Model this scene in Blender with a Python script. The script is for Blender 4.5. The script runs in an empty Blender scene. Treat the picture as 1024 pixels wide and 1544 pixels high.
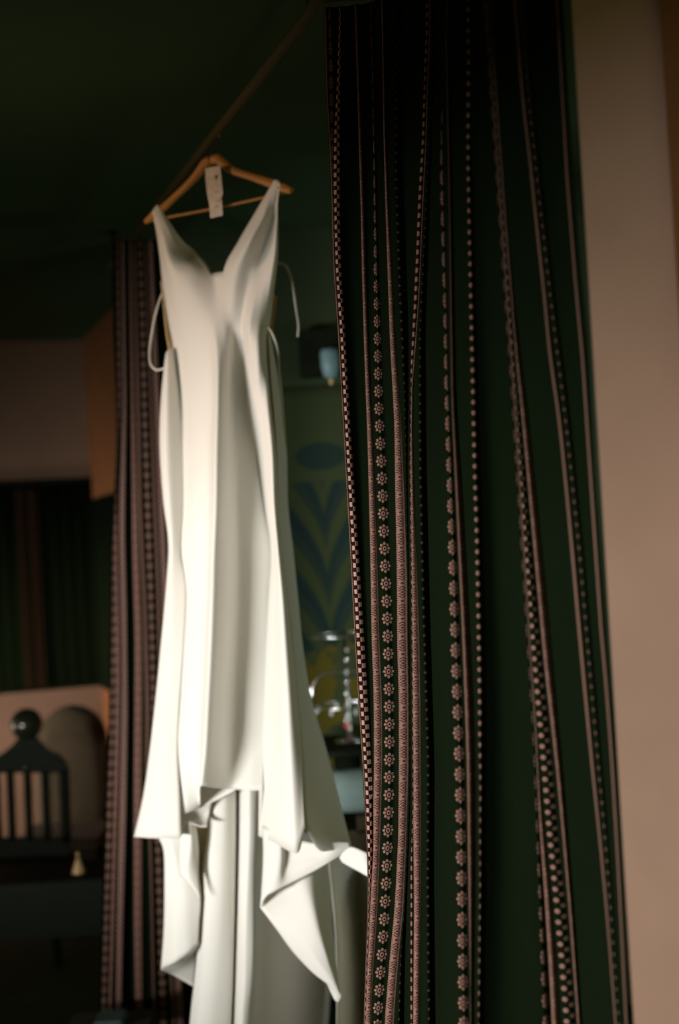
import bpy, bmesh, math, random
import numpy as np
from mathutils import Vector, Matrix

random.seed(4)
SC = bpy.context.scene
COL = SC.collection

# ------------------------------------------------------------------ camera
FPX = 50.0 / 36.0 * 1544.0
EYE = Vector((0.0, 0.0, 1.60))
PITCH = math.radians(1.0)
ROLL = math.radians(3.3)
FWD = Vector((0, math.cos(PITCH), math.sin(PITCH)))
R0 = Vector((1, 0, 0))
U0 = R0.cross(FWD)
# the scene's verticals lean to the left in the frame
RIGHT = (R0 * math.cos(ROLL) - U0 * math.sin(ROLL)).normalized()
UP = RIGHT.cross(FWD)
cam_d = bpy.data.cameras.new('camera')
cam = bpy.data.objects.new('camera', cam_d)
COL.objects.link(cam)
cam.matrix_world = Matrix((
    (RIGHT.x, UP.x, -FWD.x, EYE.x),
    (RIGHT.y, UP.y, -FWD.y, EYE.y),
    (RIGHT.z, UP.z, -FWD.z, EYE.z),
    (0, 0, 0, 1)))
cam_d.sensor_fit = 'VERTICAL'
cam_d.sensor_height = 36.0
cam_d.lens = 50.0
cam_d.clip_start = 0.05
cam_d.dof.use_dof = True
cam_d.dof.focus_distance = 2.62
cam_d.dof.aperture_fstop = 2.0
SC.camera = cam

def P(px, py, d):
    """world point on the vertical plane Y = d seen at (px, py) in the 1024x1544 photograph"""
    r = FWD + RIGHT * ((px - 512.0) / FPX) + UP * ((772.0 - py) / FPX)
    return EYE + r * (d / r.y)

# ------------------------------------------------------------------ world, lights, exposure
w = bpy.data.worlds.new('world')
SC.world = w
w.use_nodes = True
bg = w.node_tree.nodes['Background']
bg.inputs[0].default_value = (0.66, 0.64, 0.28, 1)
bg.inputs[1].default_value = 0.5

def area(name, loc, target, sx, sy, power, color, spread=180):
    l = bpy.data.lights.new(name, 'AREA')
    l.shape = 'RECTANGLE'; l.size = sx; l.size_y = sy
    l.energy = power; l.color = color; l.spread = math.radians(spread)
    o = bpy.data.objects.new(name, l)
    COL.objects.link(o)
    o.location = loc
    o.rotation_euler = (Vector(target) - Vector(loc)).to_track_quat('-Z', 'Y').to_euler()
    return o

# daylight from the low window behind and left of the camera
WN = Vector((0.80, 0.60, 0))           # inward normal of the window wall
WT = Vector((0.60, -0.80, 0))
WC = Vector((-2.64, 1.02, 0))
src = WC - WN * 1.2 + Vector((0, 0, 0.61))
area('window_daylight', src, src + WN, 1.6, 0.30, 305, (1.0, 0.985, 0.955), 180)
# added warm fill left of the frame, warms and models the dress top
area('warm_fill', (-2.3, 2.5, 2.25), (-0.3, 3.4, 1.95), 0.3, 0.3, 2.2, (1.0, 0.66, 0.46), 60)
# cool daylight from the alcove's own window, behind the near curtain
area('alcove_daylight', (1.5, 3.75, 1.55), (-0.1, 4.8, 1.2), 0.5, 0.7, 2.8, (0.80, 0.95, 1.0), 120)
# daylight from a second low window of the far room, left of the frame
area('far_window_daylight', (-2.9, 6.15, 0.65), (-1.35, 7.15, 0.70), 0.5, 0.6, 17.0, (1.0, 0.80, 0.68), 90)
SC.view_settings.view_transform = 'Standard'
SC.view_settings.look = 'None'
SC.view_settings.gamma = 1.0
SC.view_settings.use_curve_mapping = False
SC.view_settings.exposure = 0.0

# ------------------------------------------------------------------ node helpers
class N:
    """tiny arithmetic wrapper over math nodes"""
    def __init__(s, nt, sock): s.nt, s.k = nt, sock
    def _b(s, op, o, rev=False):
        n = s.nt.nodes.new('ShaderNodeMath'); n.operation = op
        a, b = (o, s) if rev else (s, o)
        for i, v in enumerate((a, b)):
            if isinstance(v, N): s.nt.links.new(v.k, n.inputs[i])
            elif v is not None: n.inputs[i].default_value = v
        return N(s.nt, n.outputs[0])
    def __add__(s, o): return s._b('ADD', o)
    def __sub__(s, o): return s._b('SUBTRACT', o)
    def __rsub__(s, o): return s._b('SUBTRACT', o, True)
    def __mul__(s, o): return s._b('MULTIPLY', o)
    def __truediv__(s, o): return s._b('DIVIDE', o)
    def lt(s, o): return s._b('LESS_THAN', o)
    def gt(s, o): return s._b('GREATER_THAN', o)
    def mx(s, o): return s._b('MAXIMUM', o)
    def mn(s, o): return s._b('MINIMUM', o)
    def f(s, op): return s._b(op, None)
    def at2(s, o): return s._b('ARCTAN2', o)
    def powr(s, o): return s._b('POWER', o)

def mat(name, color, rough=0.7, metal=0.0, noise=None, bump=0.0, spec=0.3):
    m = bpy.data.materials.new(name); m.use_nodes = True
    nt = m.node_tree
    b = nt.nodes['Principled BSDF']
    b.inputs['Base Color'].default_value = (*color, 1)
    b.inputs['Roughness'].default_value = rough
    b.inputs['Metallic'].default_value = metal
    b.inputs['Specular IOR Level'].default_value = spec
    if noise:
        scale, c2, stretch = noise
        tc = nt.nodes.new('ShaderNodeTexCoord')
        mp = nt.nodes.new('ShaderNodeMapping'); mp.inputs['Scale'].default_value = stretch
        nz = nt.nodes.new('ShaderNodeTexNoise'); nz.inputs['Scale'].default_value = scale
        nz.inputs['Detail'].default_value = 5
        rp = nt.nodes.new('ShaderNodeValToRGB')
        rp.color_ramp.elements[0].position = 0.35; rp.color_ramp.elements[1].position = 0.65
        rp.color_ramp.elements[0].color = (*color, 1); rp.color_ramp.elements[1].color = (*c2, 1)
        nt.links.new(tc.outputs['Object'], mp.inputs[0]); nt.links.new(mp.outputs[0], nz.inputs['Vector'])
        nt.links.new(nz.outputs[0], rp.inputs[0]); nt.links.new(rp.outputs[0], b.inputs['Base Color'])
        if bump:
            bp = nt.nodes.new('ShaderNodeBump'); bp.inputs['Strength'].default_value = bump
            bp.inputs['Distance'].default_value = 0.002
            nt.links.new(nz.outputs[0], bp.inputs['Height']); nt.links.new(bp.outputs[0], b.inputs['Normal'])
    return m

PINK = (0.235, 0.128, 0.102)
PALE = (0.40, 0.245, 0.20)
MAROON = (0.022, 0.007, 0.006)
CLOTH = (0.0032, 0.0066, 0.0020)
PER = 0.0318          # pattern repeat up the cloth, metres

def print_mat(name, fn, width, ground=CLOTH, ink=PINK):
    """woven band: UV.x runs 0..1 over the band, UV.y is the height in metres"""
    m = mat(name, ground, rough=0.95, spec=0.04)
    nt = m.node_tree; b = nt.nodes['Principled BSDF']
    uv = nt.nodes.new('ShaderNodeUVMap'); sp = nt.nodes.new('ShaderNodeSeparateXYZ')
    nt.links.new(uv.outputs[0], sp.inputs[0])
    U, V = N(nt, sp.outputs[0]), N(nt, sp.outputs[1])
    x = (U - 0.5) * width
    mask = fn(U, V, x)
    tc = nt.nodes.new('ShaderNodeTexCoord')
    nz = nt.nodes.new('ShaderNodeTexNoise'); nz.inputs['Scale'].default_value = 900
    nt.links.new(tc.outputs['Object'], nz.inputs['Vector'])
    wv = N(nt, nz.outputs[0]) * 0.7 + 0.62
    mask = mask * wv.mn(1.0)
    mx = nt.nodes.new('ShaderNodeMix'); mx.data_type = 'RGBA'
    nt.links.new(mask.k, mx.inputs[0])
    mx.inputs[6].default_value = (*ground, 1); mx.inputs[7].default_value = (*ink, 1)
    nt.links.new(mx.outputs[2], b.inputs['Base Color'])
    return m

def f_rosette(U, V, x):
    y = ((V / PER).f('FRACT') - 0.5) * PER
    r = (x * x + y * y * 0.80).f('SQRT')
    th = y.at2(x)
    pet = (th * 8.0).f('COSINE') * 0.0011
    outer = r.lt(pet + 0.0100)
    ring = (r - 0.0052).f('ABSOLUTE').gt(0.0010)
    slit = ((th * 8.0).f('COSINE') * r).gt(-0.0052)
    hole = r.gt(0.0018)
    return outer * ring * slit * hole

def f_check(cols):
    def fn(U, V, x):
        k = (U * cols).f('FLOOR')
        f = (V / (PER * 0.5) + k * 0.5).f('FRACT')
        u = (U * cols).f('FRACT')
        return f.lt(0.52) * (u - 0.5).f('ABSOLUTE').lt(0.42)
    return fn

def f_dots(U, V, x):
    k = (U * 2.0).f('FLOOR')
    yy = ((V / (PER * 0.5) + k * 0.5).f('FRACT') - 0.5) * (PER * 0.5)
    xx = ((U * 2.0).f('FRACT') - 0.5) * 0.008
    return (xx * xx + yy * yy).f('SQRT').lt(0.0024) * 0.42

def f_speck(cols):
    def fn(U, V, x):
        k = (U * cols).f('FLOOR')
        yy = ((V / (PER * 0.5) + k * 0.5).f('FRACT') - 0.5) * (PER * 0.5)
        xx = ((U * cols).f('FRACT') - 0.5) * 0.0085
        return (xx * xx + yy * yy).f('SQRT').lt(0.0034) * 1.0
    return fn

def f_lace(U, V, x):
    y = (V / PER).f('FRACT') - 0.5
    ax = x.f('ABSOLUTE')
    chev = ((y.f('ABSOLUTE') * 7.0) - ax * 190.0).f('FRACT').lt(0.48) * y.f('ABSOLUTE').gt(0.17) * ax.lt(0.0042)
    dot = (x * x + y * y * 0.0011).f('SQRT').lt(0.0021)
    edge = (ax.gt(0.0045)) * ((V / (PER / 8)).f('FRACT').lt(0.35))
    return (1.0 - chev.mx(dot).mx(edge) * 0.86)

def f_line(U, V, x):
    return (V / (PER / 9)).f('FRACT').lt(0.8) * 1.0

M = {}
M['rosette'] = print_mat('cloth_rosette_band', f_rosette, 0.0235)
M['check'] = print_mat('cloth_check_band', f_check(2), 0.016, ink=PALE, ground=(0.016, 0.005, 0.004))
M['check1'] = print_mat('cloth_single_check_band', f_check(1), 0.008, ground=(0.016, 0.005, 0.004))
M['dots'] = print_mat('cloth_dotted_band', f_dots, 0.016)
M['speck'] = print_mat('cloth_speckled_band', f_speck(2), 0.017)
M['speck1'] = print_mat('cloth_single_speckled_band', f_speck(1), 0.0085)
M['lace'] = print_mat('cloth_lace_band', f_lace, 0.0125, ground=MAROON)
M['line'] = print_mat('cloth_line_band', f_line, 0.004, ink=(0.19, 0.105, 0.08))
M['plain'] = mat('cloth_dark_ground', CLOTH, 0.95, noise=(60, (0.0032, 0.0062, 0.0021), (1, 1, .2)), spec=0.03)

def satin(name, col, tcol, mixf=0.16):
    m = mat(name, col, 0.55, spec=0.25)
    nt = m.node_tree; b = nt.nodes['Principled BSDF']
    b.inputs['Sheen Weight'].default_value = 0.15
    tr = nt.nodes.new('ShaderNodeBsdfTranslucent'); tr.inputs[0].default_value = (*tcol, 1)
    ms = nt.nodes.new('ShaderNodeMixShader'); ms.inputs[0].default_value = mixf
    out = nt.nodes['Material Output']
    nt.links.new(b.outputs[0], ms.inputs[1]); nt.links.new(tr.outputs[0], ms.inputs[2])
    nt.links.new(ms.outputs[0], out.inputs[0])
    tc = nt.nodes.new('ShaderNodeTexCoord'); nz = nt.nodes.new('ShaderNodeTexNoise')
    nz.inputs['Scale'].default_value = 700
    bp = nt.nodes.new('ShaderNodeBump'); bp.inputs['Strength'].default_value = 0.12; bp.inputs['Distance'].default_value = 0.0006
    nt.links.new(tc.outputs['Object'], nz.inputs['Vector']); nt.links.new(nz.outputs[0], bp.inputs['Height'])
    nt.links.new(bp.outputs[0], b.inputs['Normal'])
    return m
M['crepe'] = satin('ivory_crepe', (0.85, 0.83, 0.775), (0.74, 0.66, 0.40))
M['lining_and_shade'] = satin('tan_lining_and_shade', (0.62, 0.44, 0.22), (0.5, 0.35, 0.15), 0.1)
M['ribbon'] = satin('ivory_ribbon', (0.80, 0.76, 0.68), (0.7, 0.65, 0.5))
M['paper'] = mat('tag_paper', (0.78, 0.70, 0.62), 0.9, noise=(70, (0.66, 0.58, 0.5), (1, 1, 1)))
M['ink'] = mat('tag_ink', (0.16, 0.15, 0.12), 0.9)
M['wood'] = mat('hanger_wood', (0.52, 0.25, 0.065), 0.45, noise=(30, (0.42, 0.19, 0.045), (1, 6, 6)))
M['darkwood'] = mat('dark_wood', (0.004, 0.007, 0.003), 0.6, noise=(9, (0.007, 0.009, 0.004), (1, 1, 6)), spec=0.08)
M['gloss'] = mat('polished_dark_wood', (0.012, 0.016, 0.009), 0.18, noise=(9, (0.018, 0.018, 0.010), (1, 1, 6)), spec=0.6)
M['pole'] = mat('brown_pole_wood', (0.055, 0.045, 0.02), 0.6, spec=0.1)
M['metal'] = mat('chrome', (0.75, 0.78, 0.78), 0.22, 1.0)
M['darkmetal'] = mat('dark_metal', (0.06, 0.055, 0.04), 0.4, 1.0)
M['plaster'] = mat('tan_plaster', (0.30, 0.188, 0.135), 0.9, noise=(6, (0.275, 0.170, 0.120), (1, 1, 1)), bump=0.3)
M['farplaster'] = mat('rose_plaster', (0.16, 0.10, 0.066), 0.9, noise=(4, (0.145, 0.09, 0.06), (1, 1, 1)))
M['orange'] = mat('orange_plaster', (0.15, 0.057, 0.016), 0.9, noise=(5, (0.13, 0.05, 0.014), (1, 1, 1)))
M['ceiling'] = mat('dark_ceiling', (0.030, 0.066, 0.026), 0.95, noise=(5, (0.027, 0.060, 0.023), (1, 1, 1)))
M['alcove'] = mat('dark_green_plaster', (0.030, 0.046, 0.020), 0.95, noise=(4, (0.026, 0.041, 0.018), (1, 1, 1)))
M['floor'] = mat('dark_floor', (0.03, 0.045, 0.02), 0.8, noise=(8, (0.024, 0.038, 0.016), (1, 5, 1)))
M['blue'] = mat('pale_blue_cotton', (0.16, 0.225, 0.215), 0.9, noise=(40, (0.14, 0.20, 0.19), (1, 1, 1)))
M['dimblue'] = mat('grey_blue_glint', (0.07, 0.105, 0.10), 0.9, noise=(40, (0.06, 0.09, 0.085), (1, 1, 1)))
M['shade'] = mat('pale_blue_glass', (0.18, 0.30, 0.32), 0.35, noise=(12, (0.12, 0.22, 0.24), (1, 1, .4)))
M['uphol'] = mat('brown_upholstery', (0.040, 0.030, 0.016), 0.95, noise=(15, (0.03, 0.024, 0.012), (1, 1, 1)))
M['brass'] = mat('old_brass', (0.55, 0.36, 0.18), 0.4, 0.6)
M['red'] = mat('red_reflection', (0.5, 0.05, 0.04), 0.2, spec=0.6)  # stands in for a red reflection, put into one bead's colour
g = mat('clear_glass', (0.9, 0.95, 0.95), 0.08, spec=0.8); M['glass'] = g
g.node_tree.nodes['Principled BSDF'].inputs['Transmission Weight'].default_value = 0.5

# ------------------------------------------------------------------ mesh helpers
def link(name, me, parent=None, mats=()):
    for m_ in mats: me.materials.append(M[m_])
    o = bpy.data.objects.new(name, me); COL.objects.link(o)
    if parent: o.parent = parent
    return o

def tag(o, label, cat=None, group=None):
    o['label'] = label
    if cat: o['category'] = cat
    if group: o['group'] = group
    return o

def thing(name, label, cat, group=None):
    o = bpy.data.objects.new(name, None); COL.objects.link(o); o.empty_display_size = 0.05
    return tag(o, label, cat, group)

def seat(root, loc):
    """move a root Empty to the thing's base and keep its parts where they are"""
    root.location = loc
    mw = Matrix.Translation(-Vector(loc))
    for c in root.children:
        c.matrix_parent_inverse = mw

def pydata(name, v, f, matn, parent=None, smooth=True):
    me = bpy.data.meshes.new(name); me.from_pydata([tuple(a) for a in v], [], f); me.update()
    if smooth: me.polygons.foreach_set('use_smooth', [True] * len(me.polygons))
    return link(name, me, parent, [matn])

def box(name, c, s, matn, parent=None, rz=0.0, bevel=0.0):
    bm = bmesh.new(); bmesh.ops.create_cube(bm, size=1.0)
    bmesh.ops.scale(bm, vec=s, verts=bm.verts)
    if bevel: bmesh.ops.bevel(bm, geom=bm.edges[:], offset=bevel, segments=2, affect='EDGES')
    bmesh.ops.rotate(bm, cent=(0, 0, 0), matrix=Matrix.Rotation(rz, 3, 'Z'), verts=bm.verts)
    bmesh.ops.translate(bm, vec=c, verts=bm.verts)
    me = bpy.data.meshes.new(name); bm.to_mesh(me); bm.free()
    return link(name, me, parent, [matn])

def lathe(name, base, prof, matn, parent=None, seg=24):
    v, f = [], []
    for r, z in prof:
        for k in range(seg):
            a = 2 * math.pi * k / seg
            v.append((base[0] + r * math.cos(a), base[1] + r * math.sin(a), base[2] + z))
    n = len(prof)
    for i in range(n - 1):
        for k in range(seg):
            k2 = (k + 1) % seg
            f.append((i * seg + k, i * seg + k2, (i + 1) * seg + k2, (i + 1) * seg + k))
    f.append(tuple(range(seg))[::-1]); f.append(tuple((n - 1) * seg + k for k in range(seg)))
    return pydata(name, v, f, matn, parent)

def cr(p0, p1, p2, p3, t):
    return 0.5 * ((2 * p1) + (-p0 + p2) * t + (2 * p0 - 5 * p1 + 4 * p2 - p3) * t * t + (-p0 + 3 * p1 - 3 * p2 + p3) * t ** 3)

def pchip(pts, n):
    p = np.asarray(pts, float); s = np.diff(p, axis=0)
    m = np.zeros_like(p)
    a, b = s[:-1], s[1:]
    same = (a * b) > 0
    m[1:-1] = np.where(same, 2 * a * b / np.where(same, a + b, 1), 0)
    m[0], m[-1] = s[0], s[-1]
    out = []
    for i in range(len(p) - 1):
        for j in range(n):
            t = j / n
            out.append((2*t**3-3*t*t+1)*p[i] + (t**3-2*t*t+t)*m[i] + (-2*t**3+3*t*t)*p[i+1] + (t**3-t*t)*m[i+1])
    out.append(p[-1]); return np.array(out)

def cr_line(pts, n):
    """Catmull-Rom through pts (array k x dims), n samples per span"""
    p = np.asarray(pts, float)
    ext = np.vstack([2 * p[0] - p[1], p, 2 * p[-1] - p[-2]])
    out = []
    for i in range(len(p) - 1):
        for j in range(n):
            out.append(cr(ext[i], ext[i + 1], ext[i + 2], ext[i + 3], j / n))
    out.append(p[-1])
    return np.array(out)

def tube(name, pts, rad, matn, parent=None, seg=12, flat=1.0, up=(0, 1, 0), n=6):
    """swept tube through world pts; flat squeezes it along 'up'"""
    data = cr_line([list(p) + [r] for p, r in zip(pts, rad)], n)
    v, f = [], []
    upv = Vector(up)
    for i, q in enumerate(data):
        a = Vector(data[max(0, i - 1)][:3]); b = Vector(data[min(len(data) - 1, i + 1)][:3])
        t = (b - a).normalized()
        s = t.cross(upv)
        if s.length < 1e-4: s = t.cross(Vector((1, 0, 0)))
        s.normalize(); u = s.cross(t).normalized()
        for k in range(seg):
            an = 2 * math.pi * k / seg
            v.append(Vector(q[:3]) + s * (math.cos(an) * q[3]) + u * (math.sin(an) * q[3] * flat))
    m_ = len(data)
    for i in range(m_ - 1):
        for k in range(seg):
            k2 = (k + 1) % seg
            f.append((i * seg + k, i * seg + k2, (i + 1) * seg + k2, (i + 1) * seg + k))
    f.append(tuple(range(seg))[::-1]); f.append(tuple((m_ - 1) * seg + k for k in range(seg)))
    return pydata(name, v, f, matn, parent)

def solid(o, t):
    md = o.modifiers.new('thickness', 'SOLIDIFY'); md.thickness = t; md.offset = 0
    return o

# ------------------------------------------------------------------ setting
# room axes: the curtain rail and the side wall run this way, receding to the left
AX = Vector((-0.3265, 1.0, 0)).normalized()
PX = Vector((AX.y, -AX.x, 0))           # to the right, square to the rail
corner = P(125, 513, 7.4)
CEIL = corner.z
def slab(name, a, b, z0, z1, thick, side, matn):
    """upright wall from plan point a to b, its face on the a-b line"""
    a = Vector((a[0], a[1], 0)); b = Vector((b[0], b[1], 0))
    n = Vector((-(b - a).y, (b - a).x, 0)).normalized() * side * thick
    v = [a, b, b + n, a + n]
    vs = [(p.x, p.y, z0) for p in v] + [(p.x, p.y, z1) for p in v]
    f = [(0, 1, 2, 3), (4, 7, 6, 5), (0, 4, 5, 1), (1, 5, 6, 2), (2, 6, 7, 3), (3, 7, 4, 0)]
    o = pydata(name, vs, f, matn, smooth=False)
    bm = bmesh.new(); bm.from_mesh(o.data); bmesh.ops.recalc_face_normals(bm, faces=bm.faces); bm.to_mesh(o.data); bm.free()
    o['kind'] = 'structure'
    return o

fl = box('floor', (0, 3.5, -0.05), (10, 10, 0.1), 'floor'); fl['kind'] = 'structure'
ce = box('ceiling', (0, 4.4, CEIL + 0.05), (10, 8.2, 0.1), 'ceiling'); ce['kind'] = 'structure'
c2 = Vector((corner.x, corner.y, 0))
slab('wall_far', c2 + PX * 0.1, c2 - PX * 3.6, 0, CEIL, 0.1, -1, 'farplaster')
pier_end = c2 - AX * 1.15
slab('wall_pier', c2, pier_end, 0, CEIL, 0.1, 1, 'orange')
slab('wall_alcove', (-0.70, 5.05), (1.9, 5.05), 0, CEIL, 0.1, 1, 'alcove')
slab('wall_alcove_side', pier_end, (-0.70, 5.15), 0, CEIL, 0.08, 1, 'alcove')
# wall beside the near curtain
# unseen wall behind the camera, added so its low opening fades daylight upward
for a_, b_, z0_, z1_ in ((-2.6, -0.95, 0, CEIL), (0.95, 3.4, 0, CEIL), (-0.95, 0.95, 0, 0.54), (-0.95, 0.95, 0.99, CEIL)):
    slab('wall_light_slot', WC + WT * a_, WC + WT * b_, z0_, z1_, 0.06, -1, 'plaster')
wr_a = Vector((0.352, 1.905, 0)); wr_b = wr_a + Vector((1.0, -0.25, 0))
slab('wall_right', wr_a, wr_b, 0, CEIL, 0.16, 1, 'plaster')
# orange door casing at the right edge of the frame, standing proud of that wall
cas = slab('trim_1', (0.463, 1.876), (0.60, 1.842), 0, CEIL, 0.018, -1, 'orange')

# ------------------------------------------------------------------ curtains
def y_z_curve(curve, d):
    """[(y, x)] pixels -> arrays of z and X on the plane Y = d"""
    pts = [P(x, y, d) for y, x in curve]
    z = np.array([p.z for p in pts]); X = np.array([p.x for p in pts])
    o = np.argsort(z)
    return z[o], X[o]

def interp_x(zs, z, X):
    r = np.interp(zs, z, X)
    s0 = (X[1] - X[0]) / (z[1] - z[0]); s1 = (X[-1] - X[-2]) / (z[-1] - z[-2])
    s0 = max(-0.10, min(0.10, s0)); s1 = max(-0.06, min(0.06, s1))
    r = np.where(zs < z[0], X[0] + (zs - z[0]) * s0 * 0.6, r)
    r = np.where(zs > z[-1], X[-1] + (zs - z[-1]) * s1 * 0.6, r)
    return r

def smooth1(a, k=3):
    for _ in range(k):
        b = a.copy(); b[1:-1] = (a[:-2] + 2 * a[1:-1] + a[2:]) / 4; a = b
    return a

def curtain(name, edges, bands, z0, z1, rows, fold, label, parent_label, seed=1):
    """bands: (type, depth, [(y, xc, w)]); edges: left and right (depth, [(y, x)])"""
    rnd = random.Random(seed)
    zs = np.linspace(z0, z1, rows)
    cols = []      # (X array, Y array, kind_of_strip_to_the_right, u)
    def add(curve, d, yoff=0.0):
        z, X = y_z_curve(curve, d)
        return smooth1(interp_x(zs, z, X), 4), np.full(rows, d) + yoff
    keys = []
    keys.append((add(edges[0][1], edges[0][0]), None))
    for t, d, tr, *tl in bands:
        d2 = d + (tl[0] if tl else 0.0)
        L = [(y, x - w_ / 2) for y, x, w_ in tr]; Rr = [(y, x + w_ / 2) for y, x, w_ in tr]
        keys.append((add(L, d), t)); keys.append((add(Rr, d2), 'end'))
    keys.append((add(edges[1][1], edges[1][0]), None))
    # cross-section in order, insert pleat valleys in the plain gaps
    sec = []      # (X, Y, strip type to the right, u0, u1)
    for i in range(len(keys) - 1):
        (Xa, Ya), ta = keys[i]; (Xb, Yb), tb = keys[i + 1]
        if ta not in (None, 'end'):
            for j in range(4):
                s = j / 4
                belly = -0.004 * math.sin(math.pi * s)
                sec.append((Xa * (1 - s) + Xb * s, Ya * (1 - s) + Yb * s + belly, ta, s, s + 0.25))
        else:
            gap = np.clip(Xb - Xa, 0.0004, None)
            n = 8
            ph = rnd.uniform(0, 6.28)
            for j in range(n):
                s = j / n
                dep = np.minimum(gap * fold, 0.06) * math.sin(math.pi * s) ** 1.3
                dep = dep * (1 + 0.25 * np.sin(zs * 3.1 + ph))
                sec.append((Xa * (1 - s) + (Xa + gap) * s if False else Xa * (1 - s) + Xb * s, Ya * (1 - s) + Yb * s + dep, 'plain', 0, 1))
    (Xb, Yb), _ = keys[-1]
    sec.append((Xb, Yb, 'plain', 0, 1))
    # keep the cross-section moving right
    for i in range(1, len(sec)):
        X = np.maximum(sec[i][0], sec[i - 1][0] + 0.00008)
        sec[i] = (X,) + sec[i][1:]
    kinds = sorted({s[2] for s in sec})
    verts, faces, mi, uvs = [], [], [], []
    nc = len(sec)
    for X, Y, *_ in sec:
        for r in range(rows):
            verts.append((X[r], Y[r], zs[r]))
    for c in range(nc - 1):
        _, _, t, u0, u1 = sec[c]
        for r in range(rows - 1):
            faces.append((c * rows + r, (c + 1) * rows + r, (c + 1) * rows + r + 1, c * rows + r + 1))
            mi.append(kinds.index(t))
            uvs += [(u0, zs[r]), (u1, zs[r]), (u1, zs[r + 1]), (u0, zs[r + 1])]
    me = bpy.data.meshes.new(name); me.from_pydata(verts, [], faces); me.update()
    ul = me.uv_layers.new(name='UVMap')
    ul.data.foreach_set('uv', [a for p in uvs for a in p])
    me.polygons.foreach_set('material_index', mi)
    me.polygons.foreach_set('use_smooth', [True] * len(faces))
    o = link(name, me, None, kinds)
    solid(o, 0.0012)
    tag(o, label, 'curtain')
    return o, sec, zs

RA = P(489, 2, 2.6)            # where the near curtain starts on the rail
RAILZ = RA.z
def rail_at(d):
    return Vector((RA.x - 0.3265 * (d - 2.6), d, RAILZ))

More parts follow.
